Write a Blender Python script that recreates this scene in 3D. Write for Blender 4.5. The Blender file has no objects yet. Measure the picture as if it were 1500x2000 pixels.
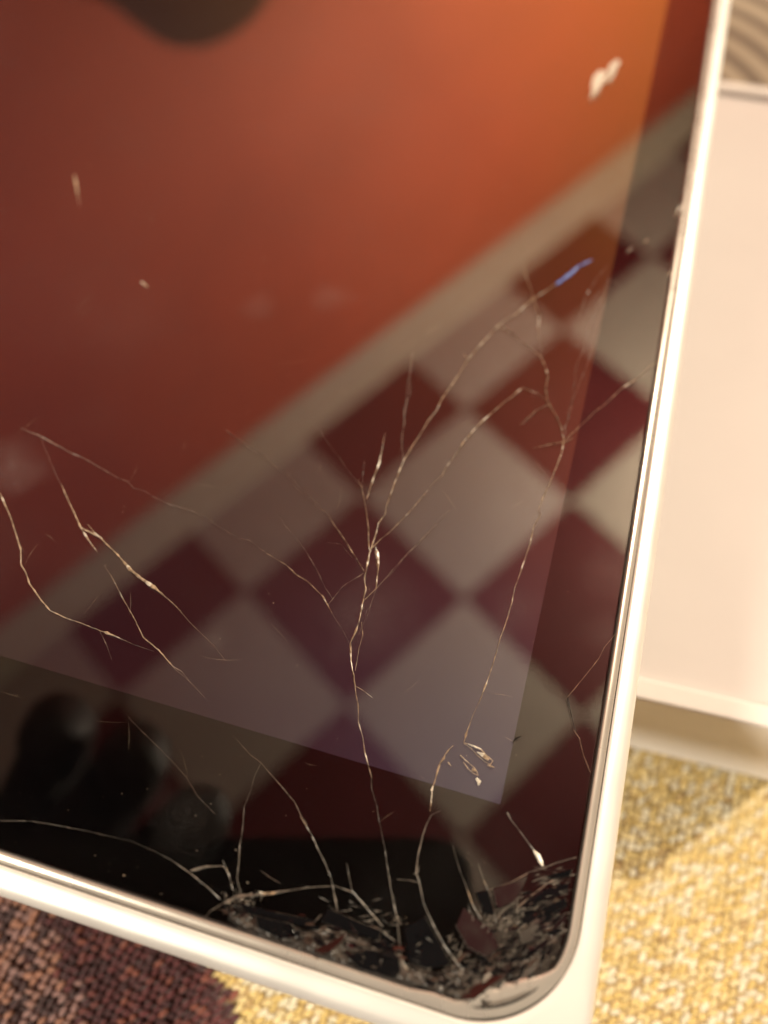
import bpy, bmesh, math, random
import numpy as np
from mathutils import Vector, Matrix, noise

random.seed(7)
rng = np.random.default_rng(7)
S = 0.001                                   # all lengths below are in millimetres
scene = bpy.context.scene
COL = scene.collection

# ------------------------------------------------------------------ camera
F_PX = 1600.0                               # focal length in pixels of a 1500 x 2000 picture
CAM = Vector((-7.59, -22.80, 96.52))
RIGHT = Vector((0.96019, 0.27931, 0.00416))
DOWN = Vector((0.24113, -0.82126, -0.51709))
FWD = Vector((-0.14101, 0.49751, -0.85592))
cd = bpy.data.cameras.new('camera')
cam = bpy.data.objects.new('camera', cd)
COL.objects.link(cam)
m = Matrix((RIGHT, -DOWN, -FWD)).transposed().to_4x4()
m.translation = CAM * S
cam.matrix_world = m
cd.sensor_fit = 'VERTICAL'
cd.sensor_height = 24.0
cd.sensor_width = 18.0
cd.lens = 24.0 * F_PX / 2000.0
cd.clip_start = 0.0005
cd.clip_end = 50
cd.dof.use_dof = True
cd.dof.focus_distance = 0.101
cd.dof.aperture_fstop = cd.lens / 2.9       # a 2.9 mm wide entrance pupil
scene.camera = cam

# ------------------------------------------------------------------ world, lamps, exposure
w = bpy.data.worlds.new('World')
scene.world = w
w.use_nodes = True
w.node_tree.nodes['Background'].inputs[0].default_value = (1.0, 0.66, 0.62, 1)
w.node_tree.nodes['Background'].inputs[1].default_value = 0.085


def lamp(name, kind, loc, energy, color, **kw):
    l = bpy.data.lights.new(name, kind)
    l.energy = energy
    l.color = color
    for k, v in kw.items():
        setattr(l, k, v)
    o = bpy.data.objects.new(name, l)
    COL.objects.link(o)
    o.location = loc
    return o


def aim(o, target):
    o.rotation_euler = (Vector(target) - o.location).to_track_quat('-Z', 'Y').to_euler()


KEY = (1.08, 1.19, 1.16)
key = lamp('key_lamp', 'SPOT', KEY, 205.0, (1.0, 0.87, 0.66), shadow_soft_size=0.05,
           spot_size=math.radians(80), spot_blend=0.6)
aim(key, (0.0, 0.05, 0.0))
up = lamp('uplight', 'SPOT', (0.90, 1.60, 1.55), 275.0, (1.0, 0.82, 0.58), shadow_soft_size=0.08,
          spot_size=math.radians(172), spot_blend=0.35)
aim(up, (0.90 - 0.55, 1.60 + 0.33, 1.55 + 0.62))
fl = lamp('fill_lamp', 'AREA', (-0.75, -1.0, 0.87), 33.0, (1.0, 0.90, 0.72), shape='DISK', size=0.28)  # unseen fill, added to brighten the near rim and rug
aim(fl, (0, 0, 0))
vs = scene.view_settings
vs.view_transform = 'Standard'
vs.look = 'None'
vs.exposure = 0.0
vs.gamma = 1.0
vs.use_curve_mapping = False


# ------------------------------------------------------------------ helpers
def plane_pt(px, py, z=0.0):
    """point (mm) of the horizontal plane at height z that the photograph shows at (px, py)"""
    d = RIGHT * ((px - 750) / F_PX) + DOWN * ((py - 1000) / F_PX) + FWD
    return CAM + d * ((z - CAM.z) / d.z)


def mesh_obj(name, verts, faces, mat=None, parent=None, smooth=False, loc=None):
    me = bpy.data.meshes.new(name)
    me.from_pydata([tuple(Vector(v) * S) for v in verts], [], faces)
    me.update()
    o = bpy.data.objects.new(name, me)
    COL.objects.link(o)
    if mat:
        me.materials.append(mat)
    if parent:
        o.parent = parent
    if smooth:
        me.polygons.foreach_set('use_smooth', [True] * len(me.polygons))
    return o


def bm_obj(name, bm, mat=None, parent=None, smooth=False):
    bmesh.ops.recalc_face_normals(bm, faces=bm.faces[:])
    me = bpy.data.meshes.new(name)
    bm.to_mesh(me)
    bm.free()
    o = bpy.data.objects.new(name, me)
    COL.objects.link(o)
    if mat:
        me.materials.append(mat)
    if parent:
        o.parent = parent
    if smooth:
        me.polygons.foreach_set('use_smooth', [True] * len(me.polygons))
    return o


def empty(name, loc=(0, 0, 0)):
    o = bpy.data.objects.new(name, None)
    COL.objects.link(o)
    o.location = loc
    o.empty_display_size = 0.01
    return o


def tag(o, label=None, cat=None, kind=None, group=None):
    if label:
        o['label'] = label
    if cat:
        o['category'] = cat
    if kind:
        o['kind'] = kind
    if group:
        o['group'] = group
    return o


def box_bm(c, size, bevel=0.0, M=None, seg=2):
    bm = bmesh.new()
    bmesh.ops.create_cube(bm, size=1.0)
    for v in bm.verts:
        v.co = Vector((v.co.x * size[0], v.co.y * size[1], v.co.z * size[2])) * S
    if bevel:
        bmesh.ops.bevel(bm, geom=bm.edges[:], offset=bevel * S, segments=seg, affect='EDGES', profile=0.5)
    T = Matrix.Translation(Vector(c) * S)
    bmesh.ops.transform(bm, matrix=(M @ T if M else T), verts=bm.verts[:])
    return bm


class NT:
    def __init__(self, name):
        self.m = bpy.data.materials.new(name)
        self.m.use_nodes = True
        self.t = self.m.node_tree
        self.p = self.t.nodes['Principled BSDF']

    def n(self, typ, **kw):
        nd = self.t.nodes.new(typ)
        for k, v in kw.items():
            if isinstance(k, str) and hasattr(nd, k):
                setattr(nd, k, v)
        return nd

    def l(self, a, b):
        self.t.links.new(a, b)

    def noise(self, scale, detail=3, rough=0.55, coord='Object', vec=None):
        tc = self.n('ShaderNodeTexCoord')
        nz = self.n('ShaderNodeTexNoise')
        nz.inputs['Scale'].default_value = scale
        nz.inputs['Detail'].default_value = detail
        nz.inputs['Roughness'].default_value = rough
        self.l(vec if vec else tc.outputs[coord], nz.inputs['Vector'])
        return nz.outputs['Fac']

    def ramp(self, fac, stops):
        r = self.n('ShaderNodeValToRGB')
        e = r.color_ramp.elements
        while len(e) < len(stops):
            e.new(0.5)
        for k, (p, c) in enumerate(stops):
            e[k].position = p
            e[k].color = (*c, 1) if len(c) == 3 else c
        self.l(fac, r.inputs[0])
        return r.outputs[0]

    def maprange(self, fac, a, b, c, d):
        r = self.n('ShaderNodeMapRange')
        for i, v in enumerate((a, b, c, d)):
            r.inputs[i + 1].default_value = v
        self.l(fac, r.inputs[0])
        return r.outputs[0]

    def bump(self, h, strength=0.3, dist=0.0005):
        b = self.n('ShaderNodeBump')
        b.inputs['Strength'].default_value = strength
        b.inputs['Distance'].default_value = dist
        self.l(h, b.inputs['Height'])
        self.l(b.outputs[0], self.p.inputs['Normal'])


def simple(name, col, rough=0.5, metal=0.0, spread=0.12, scale=300, spec=0.5, ior=1.5, bump=0.0, bdist=0.0002):
    k = NT(name)
    f = k.noise(scale)
    k.l(k.ramp(f, [(0.3, tuple(c * (1 - spread) for c in col)), (0.7, tuple(min(1, c * (1 + spread)) for c in col))]),
        k.p.inputs['Base Color'])
    k.p.inputs['Roughness'].default_value = rough
    k.p.inputs['Metallic'].default_value = metal
    k.p.inputs['IOR'].default_value = ior
    k.p.inputs['Specular IOR Level'].default_value = spec
    if bump:
        k.bump(k.noise(scale * 4, 4), bump, bdist)
    return k.m


# ------------------------------------------------------------------ materials
def mat_glass():
    k = NT('cover_glass')
    k.p.inputs['Base Color'].default_value = (1, 1, 1, 1)
    k.p.inputs['Transmission Weight'].default_value = 1.0
    k.p.inputs['IOR'].default_value = 1.68
    k.p.inputs['Roughness'].default_value = 0.0
    # fingerprints: a film of grease that scatters a little light
    tc = k.n('ShaderNodeTexCoord')
    wob = k.n('ShaderNodeTexNoise')
    wob.inputs['Scale'].default_value = 160
    wob.inputs['Detail'].default_value = 2
    k.l(tc.outputs['Object'], wob.inputs['Vector'])
    grit = k.noise(2600, 3, 0.6)
    total = None
    for (px, py, rad, amt) in GREASE:
        c = plane_pt(px, py) * S
        sub = k.n('ShaderNodeVectorMath', operation='SUBTRACT')
        k.l(tc.outputs['Object'], sub.inputs[0])
        sub.inputs[1].default_value = (c.x, c.y, 0)
        ln = k.n('ShaderNodeVectorMath', operation='LENGTH')
        k.l(sub.outputs[0], ln.inputs[0])
        ad = k.n('ShaderNodeMath', operation='MULTIPLY_ADD')      # uneven outline
        k.l(wob.outputs['Fac'], ad.inputs[0])
        ad.inputs[1].default_value = rad * S * 1.3
        k.l(ln.outputs['Value'], ad.inputs[2])
        mask = k.maprange(ad.outputs[0], rad * S * 0.75, rad * S * 1.6, amt, 0.0)
        sn = k.n('ShaderNodeMath', operation='MULTIPLY')
        k.l(ad.outputs[0], sn.inputs[0])
        sn.inputs[1].default_value = 2 * math.pi / (0.52 * S)
        si = k.n('ShaderNodeMath', operation='SINE')
        k.l(sn.outputs[0], si.inputs[0])
        rid = k.maprange(si.outputs[0], -0.6, 0.8, 0.35, 1.0)
        mu = k.n('ShaderNodeMath', operation='MULTIPLY')
        k.l(mask, mu.inputs[0])
        k.l(rid, mu.inputs[1])
        if total is None:
            total = mu.outputs[0]
        else:
            mx = k.n('ShaderNodeMath', operation='MAXIMUM')
            k.l(total, mx.inputs[0])
            k.l(mu.outputs[0], mx.inputs[1])
            total = mx.outputs[0]
    film = k.maprange(k.noise(30, 5, 0.65), 0.5, 0.8, 0.0, 0.010)
    sm = k.n('ShaderNodeMath', operation='ADD')
    k.l(total, sm.inputs[0])
    k.l(film, sm.inputs[1])
    gm = k.n('ShaderNodeMath', operation='MULTIPLY')
    k.l(sm.outputs[0], gm.inputs[0])
    k.l(k.maprange(grit, 0.35, 0.65, 0.3, 1.3), gm.inputs[1])
    df = k.n('ShaderNodeBsdfDiffuse')
    df.inputs[0].default_value = (0.75, 0.70, 0.66, 1)
    mix = k.n('ShaderNodeMixShader')
    k.l(gm.outputs[0], mix.inputs[0])
    k.l(k.p.outputs[0], mix.inputs[1])
    k.l(df.outputs[0], mix.inputs[2])
    k.l(mix.outputs[0], k.t.nodes['Material Output'].inputs['Surface'])
    return k.m


GREASE = [(720, 1190, 8, 0.045), (1190, 1110, 5, 0.05), (1010, 1190, 4, 0.045), (985, 1000, 4, 0.05), (20, 905, 6, 0.06), (505, 600, 4, 0.04),
          (650, 580, 4, 0.06), (370, 1590, 6, 0.018), (1190, 1240, 4, 0.04), (420, 1250, 2, 0.05)]


def mat_display():
    # a switched-on screen with a warm wallpaper fading into blue-grey at its lower corner
    k = NT('lit_display')
    tc = k.n('ShaderNodeTexCoord')
    sep = k.n('ShaderNodeSeparateXYZ')
    k.l(tc.outputs['Object'], sep.inputs[0])
    nz = k.noise(9, 2)

    def comb(ax, ay, c0, nw):
        a = k.n('ShaderNodeMath', operation='MULTIPLY_ADD')
        a.inputs[1].default_value = ax
        a.inputs[2].default_value = c0
        k.l(sep.outputs[0], a.inputs[0])
        b = k.n('ShaderNodeMath', operation='MULTIPLY_ADD')
        b.inputs[1].default_value = ay
        k.l(sep.outputs[1], b.inputs[0])
        k.l(a.outputs[0], b.inputs[2])
        c = k.n('ShaderNodeMath', operation='MULTIPLY_ADD')
        c.inputs[1].default_value = nw
        k.l(nz, c.inputs[0])
        k.l(b.outputs[0], c.inputs[2])
        return c.outputs[0]
    t = comb(3.5, 3.0, 0.12, 0.06)            # brightens up and to the right
    col = k.ramp(t, [(0.0, (0.022, 0.007, 0.008)), (0.2, (0.034, 0.010, 0.005)), (0.4, (0.085, 0.026, 0.005)),
                     (0.68, (0.25, 0.090, 0.010))])
    ln = k.n('ShaderNodeVectorMath', operation='LENGTH')
    k.l(tc.outputs['Object'], ln.inputs[0])
    blue = k.ramp(k.maprange(ln.outputs['Value'], 0.0, 0.045, 0.0, 1.0),
                  [(0.0, (0.010, 0.022, 0.042)), (0.45, (0.003, 0.007, 0.014)), (1.0, (0, 0, 0))])
    ad = k.n('ShaderNodeMixRGB', blend_type='ADD')
    ad.inputs[0].default_value = 1.0
    k.l(col, ad.inputs[1])
    k.l(blue, ad.inputs[2])
    col = ad.outputs[0]
    k.p.inputs['Base Color'].default_value = (0.004, 0.004, 0.005, 1)
    k.p.inputs['IOR'].default_value = 1.62
    k.p.inputs['Specular Tint'].default_value = (0.46, 0.56, 1.0, 1)
    k.p.inputs['Roughness'].default_value = 0.03
    k.l(col, k.p.inputs['Emission Color'])
    k.p.inputs['Emission Strength'].default_value = 1.0
    return k.m


def mat_metal(name, col, rough):
    k = NT(name)
    f = k.noise(120, 3)
    k.l(k.maprange(f, 0.3, 0.7, rough * 0.92, rough * 1.1), k.p.inputs['Roughness'])
    k.l(k.ramp(k.noise(60), [(0.3, tuple(c * 0.93 for c in col)), (0.7, col)]), k.p.inputs['Base Color'])
    k.p.inputs['Metallic'].default_value = 1.0
    k.bump(k.noise(4000, 2), 0.015, 0.00001)
    return k.m


def mat_fracture(name, col, rough=0.35, lo=0.35):
    k = NT(name)
    f = k.noise(900, 4, 0.7)
    k.l(k.ramp(f, [(0.32, tuple(c * lo for c in col)), (0.62, col)]), k.p.inputs['Base Color'])
    k.p.inputs['Roughness'].default_value = rough
    k.p.inputs['IOR'].default_value = 1.55
    k.bump(k.noise(5000, 3), 0.6, 0.00004)
    return k.m


def mat_wood():
    k = NT('wooden_floor')
    tc = k.n('ShaderNodeTexCoord')
    mp = k.n('ShaderNodeMapping')
    mp.inputs['Location'].default_value = (-0.004, -0.190, 0)
    mp.inputs['Scale'].default_value = (1.0, 0.80, 1)
    k.l(tc.outputs['Object'], mp.inputs[0])
    wv = k.n('ShaderNodeTexWave', wave_type='RINGS', rings_direction='Z')
    wv.inputs['Scale'].default_value = 30
    wv.inputs['Distortion'].default_value = 1.2
    wv.inputs['Detail'].default_value = 2
    wv.inputs['Detail Scale'].default_value = 0.6
    k.l(mp.outputs[0], wv.inputs[0])
    k.l(k.ramp(wv.outputs['Fac'], [(0.15, (0.13, 0.10, 0.07)), (0.75, (0.36, 0.30, 0.215))]), k.p.inputs['Base Color'])
    k.p.inputs['Roughness'].default_value = 0.5
    k.bump(wv.outputs['Fac'], 0.2, 0.0004)
    return k.m


def mat_yarn():
    k = NT('wool_yarn')
    at = k.n('ShaderNodeVertexColor')
    at.layer_name = 'col'
    k.l(at.outputs[0], k.p.inputs['Base Color'])
    k.p.inputs['Roughness'].default_value = 0.85
    k.p.inputs['Sheen Weight'].default_value = 0.25
    k.bump(k.noise(3500, 3), 0.5, 0.0002)
    return k.m


GLASS = mat_glass()
DISPLAY = mat_display()
BLACK = simple('black_bezel_print', (0.004, 0.004, 0.005), 0.6, spec=0.0, spread=0.1)
ALU = mat_metal('satin_aluminium', (0.98, 0.96, 0.92), 0.40)
ALU.node_tree.nodes['Principled BSDF'].inputs['Metallic'].default_value = 0.35
CHAMFER = mat_metal('polished_chamfer', (0.66, 0.60, 0.53), 0.28)
CHAMFER.node_tree.nodes['Principled BSDF'].inputs['Metallic'].default_value = 0.5
GASKET = simple('dark_gasket', (0.02, 0.016, 0.013), 0.5)
FRACT = mat_fracture('fracture_face', (0.60, 0.45, 0.30), 0.35, 0.14)
FRACT_PALE = mat_fracture('fracture_chip_glint', (0.92, 0.86, 0.72), 0.3, 0.6)  # pale colour for chips, also painted as glints along the cracks
SPARK_MAT = simple('chip_glint', (0.97, 0.92, 0.78), 0.3, spread=0.03, scale=2000)  # near-white colour stands for the sparkle of light on these chips
FRACT_DIM = mat_fracture('fracture_hairline', (0.36, 0.27, 0.21), 0.35, 0.15)
FRACT_BLUE = mat_fracture('fracture_iridescent', (0.10, 0.24, 0.80), 0.55, 0.8)
FRACT_GREY = mat_fracture('fracture_grey', (0.25, 0.22, 0.185), 0.35, 0.14)  # greyer, darker colour for cracks low on the glass and for splinters
FRACT_DARK = simple('fracture_gap', (0.006, 0.005, 0.005), 0.4)
SHARD = NT('black_glass_shard')
SHARD.p.inputs['Base Color'].default_value = (0.006, 0.006, 0.007, 1)
SHARD.p.inputs['IOR'].default_value = 1.75
SHARD.l(SHARD.maprange(SHARD.noise(250), 0.4, 0.7, 0.01, 0.14), SHARD.p.inputs['Roughness'])
SHARD = SHARD.m
CRUMB = mat_fracture('glass_crumb', (0.36, 0.31, 0.25), 0.2, 0.25)
POWDER = mat_fracture('crushed_glass', (0.07, 0.054, 0.042), 0.42, 0.12)
CARD = simple('white_cardboard', (0.86, 0.82, 0.79), 0.55, spread=0.015, scale=90, bump=0.08)
CARD_IN = simple('white_box_insert', (0.70, 0.655, 0.64), 0.5, spread=0.03, scale=25, bump=0.05)
YARN = mat_yarn()
WOOD = mat_wood()
TILE_DARK = simple('maroon_ceiling_tile', (0.13, 0.018, 0.022), 0.6, spread=0.08, scale=6)
TILE_LIGHT = simple('cream_ceiling_tile', (0.42, 0.365, 0.325), 0.6, spread=0.04, scale=6)
CREAM = simple('cream_moulding', (0.52, 0.46, 0.36), 0.5, spread=0.04, scale=8)
REDWALL = simple('red_painted_wall', (0.40, 0.066, 0.030), 0.7, spread=0.06, scale=4)
PHONE_BLACK = simple('phone_back', (0.012, 0.012, 0.013), 0.35)
PHONE_RIM = mat_metal('phone_rim', (0.25, 0.26, 0.28), 0.3)
SKIN = simple('skin', (0.035, 0.022, 0.018), 0.6, spread=0.1, scale=120)  # skin tone darkened so the colour carries the hand's backlit shade
CHAIR = simple('dark_upholstery', (0.05, 0.032, 0.026), 0.8, spread=0.15, scale=40)

# ------------------------------------------------------------------ ground: wooden floor
fl_o = mesh_obj('wooden_floor', [(-900, -700, -63), (900, -700, -63), (900, 1400, -63), (-900, 1400, -63)], [(0, 1, 2, 3)], WOOD)
tag(fl_o, kind='structure')

# ------------------------------------------------------------------ ceiling and wall that the glass mirrors
TILE = 500.0
MIR = Vector((CAM.x, CAM.y, -CAM.z))
O0 = Vector((-437.6, 224.3, 635.2))
O0 = MIR + (O0 - MIR) * (TILE / 150.0)
U = Vector((0.52563, 0.84355, -0.11020)).normalized()
V = Vector((0.85044, -0.52435, 0.04267))
V = (V - U * V.dot(U)).normalized()
NRM = U.cross(V).normalized()
if NRM.z > 0:
    NRM = -NRM                               # points down into the room
MW = Matrix((U, V, NRM)).transposed().to_4x4()
MW.translation = O0 * S


def wpt(u, v, d=0.0):
    return O0 + U * (u * TILE) + V * (v * TILE) + NRM * d


ceil = mesh_obj('ceiling', [wpt(-3, -0.2, -12), wpt(13, -0.2, -12), wpt(13, 11, -12), wpt(-3, 11, -12),
                            wpt(-3, -0.2, -40), wpt(13, -0.2, -40), wpt(13, 11, -40), wpt(-3, 11, -40)],
                [(0, 1, 2, 3), (4, 7, 6, 5), (0, 4, 5, 1), (1, 5, 6, 2), (2, 6, 7, 3), (3, 7, 4, 0)], CREAM)
tag(ceil, kind='structure')
tile_me = {}
for key, v0 in (('full', 0.0), ('cut', 0.4)):
    for mt in (TILE_DARK, TILE_LIGHT):
        bm = box_bm((TILE / 2, (v0 + 1) * TILE / 2, -6), (TILE - 3, (1 - v0) * TILE - 3, 12), 3)
        bmesh.ops.recalc_face_normals(bm, faces=bm.faces[:])
        me = bpy.data.meshes.new('ceiling_tile')
        bm.to_mesh(me)
        bm.free()
        me.materials.append(mt)
        tile_me[(key, mt.name)] = me
for j in range(0, 7):
    for i in range(-2, 11):
        mt = TILE_DARK if (i + j) % 2 == 0 else TILE_LIGHT
        t = bpy.data.objects.new('ceiling_tile', tile_me[('cut' if j == 0 else 'full', mt.name)])
        COL.objects.link(t)
        t.parent = ceil
        t.matrix_world = Matrix.Translation((U * (i * TILE) + V * (j * TILE)) * S) @ MW

# moulding between ceiling and wall: an extruded ogee profile
prof = [(0.41, 0), (0.40, 12), (0.36, 18), (0.32, 22), (0.26, 34), (0.21, 40), (0.20, 46), (0.15, 49), (0.15, -10), (0.41, -10)]
vs_, fs_ = [], []
for uu in (-3, 13):
    vs_ += [wpt(uu, v, d) for v, d in prof]
n = len(prof)
for a in range(n):
    b = (a + 1) % n
    fs_.append((a, b, n + b, n + a))
fs_.append(tuple(range(n)))
fs_.append(tuple(reversed(range(n, 2 * n))))
mould = mesh_obj('ceiling_moulding', vs_, fs_, CREAM)
tag(mould, kind='structure')
wall = mesh_obj('wall', [wpt(-3, 0.15, 0), wpt(13, 0.15, 0), wpt(13, 0.15, 2600), wpt(-3, 0.15, 2600),
                         wpt(-3, -0.2, 0), wpt(13, -0.2, 0), wpt(13, -0.2, 2600), wpt(-3, -0.2, 2600)],
                [(0, 1, 2, 3), (4, 7, 6, 5), (0, 4, 5, 1), (1, 5, 6, 2), (2, 6, 7, 3), (3, 7, 4, 0)], REDWALL)
tag(wall, kind='structure')

# ------------------------------------------------------------------ rug
def mat_rugback():
    k = NT('rug_backing')
    tc = k.n('ShaderNodeTexCoord')
    dt = k.n('ShaderNodeVectorMath', operation='DOT_PRODUCT')
    k.l(tc.outputs['Object'], dt.inputs[0])
    dt.inputs[1].default_value = (1, 1, 0)
    k.l(k.ramp(k.maprange(dt.outputs['Value'], -0.0625, -0.0585, 0, 1), [(0.0, (0.045, 0.012, 0.013)), (1.0, (0.36, 0.25, 0.12))]), k.p.inputs['Base Color'])
    k.p.inputs['Roughness'].default_value = 0.95
    k.bump(k.noise(900, 3), 0.6, 0.0006)
    return k.m


RUGBACK = mat_rugback()
rug = empty('rug', (0, 0, -0.063))
tag(rug, 'woven wool rug in yellow, maroon and dusty pink under the tablet and box', 'rug')


def rug_colour(x, y):
    j = noise.noise((x * 0.18, y * 0.18, 3.0)) * 3.0
    s = x + y + j
    q = random.random()
    if s > -59.7:
        c = random.choice([(0.62, 0.47, 0.20), (0.67, 0.53, 0.26), (0.59, 0.43, 0.16), (0.69, 0.57, 0.33), (0.69, 0.62, 0.46)])
        if q < 0.02:
            c = (0.44, 0.30, 0.13)
        if q > 0.96:
            c = (0.66, 0.60, 0.44)
    elif s > -91 + 6 * noise.noise((x * 0.35, y * 0.35, 9.0)):
        c = random.choice([(0.07, 0.012, 0.015), (0.10, 0.018, 0.020), (0.05, 0.010, 0.013), (0.13, 0.030, 0.025)])
        if q < 0.08:
            c = (0.20, 0.055, 0.035)
    else:
        c = random.choice([(0.30, 0.155, 0.125), (0.28, 0.155, 0.14), (0.34, 0.155, 0.10)])
        if q < 0.22:
            c = (0.06, 0.025, 0.025)
    k = 0.92 + 0.18 * random.random()
    return tuple(min(1, v * k) for v in c)


bk = mesh_obj('backing', [(x, y, z) for z in (-62.8, -58.75) for x, y in ((-420, -380), (420, -380), (420, 238), (-420, 238))],
              [(3, 2, 1, 0), (4, 5, 6, 7), (0, 1, 5, 4), (1, 2, 6, 5), (2, 3, 7, 6), (3, 0, 4, 7)],
              RUGBACK)
bk.location = (0, 0, 0)
bk.parent = rug
bk.matrix_parent_inverse = Matrix.Translation((0, 0, 0.063))
# individual stitches of the flat weave
st_v, st_f, st_c = [], [], []
ca, sa = math.cos(math.radians(38)), math.sin(math.radians(38))
LX, LY = 1.85, 1.0
lobes = 6
rows = 4
base = []
for a in range(rows):
    th = math.pi * (a + 0.5) / rows
    for b in range(lobes):
        ph = 2 * math.pi * b / lobes
        base.append((-math.cos(th), math.sin(th) * math.cos(ph), math.sin(th) * math.sin(ph)))
base = np.array(base)
bf = []
for a in range(rows - 1):
    for b in range(lobes):
        bf.append((a * lobes + b, a * lobes + (b + 1) % lobes, (a + 1) * lobes + (b + 1) % lobes, (a + 1) * lobes + b))
bf_caps = [tuple(reversed(range(lobes))), tuple(range((rows - 1) * lobes, rows * lobes))]
nb = len(base)
ri = 0
for iy in range(-140, 141):
    for ix in range(-88, 89):
        px = (ix + (0.5 if iy % 2 else 0)) * LX
        py = iy * LY
        x, y = px * ca - py * sa, px * sa + py * ca
        if not (-108 < x < 108 and -82 < y < 84):
            continue
        if -75 < x < 24 and 34 < y:
            continue
        x += random.gauss(0, 0.12)
        y += random.gauss(0, 0.12)
        L = LX * 0.56 * random.uniform(0.85, 1.15)
        W = LY * 0.60 * random.uniform(0.85, 1.15)
        H = 0.55 * random.uniform(0.8, 1.3)
        an = math.radians(38 + (22 if iy % 2 else -8) + random.gauss(0, 7))
        c_, s_ = math.cos(an), math.sin(an)
        lx, ly, lz = base[:, 0] * L, base[:, 1] * W, base[:, 2] * H
        zc = -58.7 + random.gauss(0, 0.12)
        st_v.append(np.stack([x + lx * c_ - ly * s_, y + lx * s_ + ly * c_, zc + lz + 0.25 * base[:, 0]], 1))
        o_ = ri * nb
        st_f += [tuple(k + o_ for k in f) for f in bf]
        st_f += [tuple(k + o_ for k in f) for f in bf_caps]
        st_c.append(rug_colour(x, y))
        ri += 1
allv = np.concatenate(st_v) * S
me = bpy.data.meshes.new('yarn_stitches')
me.from_pydata(allv.tolist(), [], st_f)
ca_ = me.color_attributes.new('col', 'FLOAT_COLOR', 'POINT')
cols = np.repeat(np.c_[np.array(st_c), np.ones(len(st_c))], nb, axis=0).astype(np.float32)
ca_.data.foreach_set('color', cols.ravel())
me.polygons.foreach_set('use_smooth', [True] * len(me.polygons))
me.materials.append(YARN)
me.update()
ys = bpy.data.objects.new('yarn_stitches', me)
COL.objects.link(ys)
ys.parent = rug
ys.matrix_parent_inverse = Matrix.Translation((0, 0, 0.063))
tag(ys, kind='stuff')

# ------------------------------------------------------------------ white box under the tablet
BOX_T, BOX_B = -33.0, -58.0
bx0, bx1, by0, by1 = -82.0, 52.0, 31.5, 211.0
brot = math.radians(2.5)
BM = Matrix.Translation(Vector((52 * S, 31.5 * S, 0))) @ Matrix.Rotation(brot, 4, 'Z') @ Matrix.Translation(Vector((-52 * S, -31.5 * S, 0)))
wbox = empty('cardboard_box', (-0.03, 0.09, BOX_B * S))
tag(wbox, 'white cardboard packaging box with raised rim beneath the tablet', 'box')
TW = 3.8
hz, cz = BOX_T - BOX_B, (BOX_T + BOX_B) / 2


def put(o, parent):
    mi = parent.matrix_basis.inverted() if parent.type == 'EMPTY' else Matrix.Identity(4)
    o.parent = parent
    o.matrix_parent_inverse = mi
    return o


wl = [(((bx0 + bx1) / 2, by0 + TW / 2, cz), (bx1 - bx0, TW, hz)),
      (((bx0 + bx1) / 2, by1 - TW / 2, cz), (bx1 - bx0, TW, hz)),
      ((bx0 + TW / 2, (by0 + by1) / 2, cz), (TW, by1 - by0 - 2 * TW - 0.05, hz - 0.05)),
      ((bx1 - TW / 2, (by0 + by1) / 2, cz), (TW, by1 - by0 - 2 * TW - 0.05, hz - 0.05))]
for c, sz in wl:
    put(bm_obj('side_wall', box_bm(c, sz, 0.5, BM, 3), CARD), wbox)
put(bm_obj('inset_panel', box_bm(((bx0 + bx1) / 2, (by0 + by1) / 2, BOX_T - 2.1), (bx1 - bx0 - 2 * TW - 0.1, by1 - by0 - 2 * TW - 0.1, 1.4), 0.4, BM, 2), CARD_IN), wbox)

# the pulp tray inside that the tablet lies on
put(bm_obj('inner_tray', box_bm((-38, 118, (BOX_T - 1.4 - 7.5) / 2), (70, 120, -7.5 - BOX_T + 1.4), 2.0, BM, 3), CARD_IN), wbox)

# ------------------------------------------------------------------ tablet
GX0, GX1, GY0, GY1, GR = -157.4, 9.6, -20.3, 219.0, 10.0
tab = empty('tablet', (-0.074, 0.098, -0.0075))
tag(tab, 'tablet with cracked dark screen and pale metal rim, its lower right corner shattered', 'tablet')


def outline(nc=14, ns=40, d=0.0, r=None):
    """points and outward normals round the glass, counter-clockwise from the lower right corner"""
    pts = []
    GR = r if r else globals()['GR']
    GX0, GX1, GY0, GY1 = (globals()[q] for q in ('GX0', 'GX1', 'GY0', 'GY1'))
    GX0, GX1, GY0, GY1 = GX0 - d, GX1 + d, GY0 - d, GY1 + d
    corners = [((GX1 - GR, GY0 + GR), -90), ((GX1 - GR, GY1 - GR), 0), ((GX0 + GR, GY1 - GR), 90), ((GX0 + GR, GY0 + GR), 180)]
    arcs = []
    for (cx, cy), a0 in corners:
        arcs.append([((cx + GR * math.cos(math.radians(a0 + 90 * k / nc)), cy + GR * math.sin(math.radians(a0 + 90 * k / nc))),
                      (math.cos(math.radians(a0 + 90 * k / nc)), math.sin(math.radians(a0 + 90 * k / nc)))) for k in range(nc + 1)])
    for q in range(4):
        pts += arcs[q]
        (p0, n0), (p1, n1) = arcs[q][-1], arcs[(q + 1) % 4][0]
        for k in range(1, ns):
            t = k / ns
            pts.append(((p0[0] + (p1[0] - p0[0]) * t, p0[1] + (p1[1] - p0[1]) * t), n0))
    return pts


OUT = outline(22, 60)


def dent(p, nrm):
    """how far the knocked corner is pushed in: a weight 0..1 and some lumps"""
    a = math.degrees(math.atan2(nrm[1], nrm[0]))
    if p[0] < -4 or p[1] > -4:
        return 0.0, 0.0
    t = (a + 90) / 90.0                          # 0 at the bottom edge, 1 at the right edge
    wgt = max(0.0, math.sin(math.pi * min(max((t + 0.06) / 0.80, 0), 1)))
    lump = noise.noise((p[0] * 0.9, p[1] * 0.9, 1.3))
    return wgt ** 1.2, lump


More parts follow.
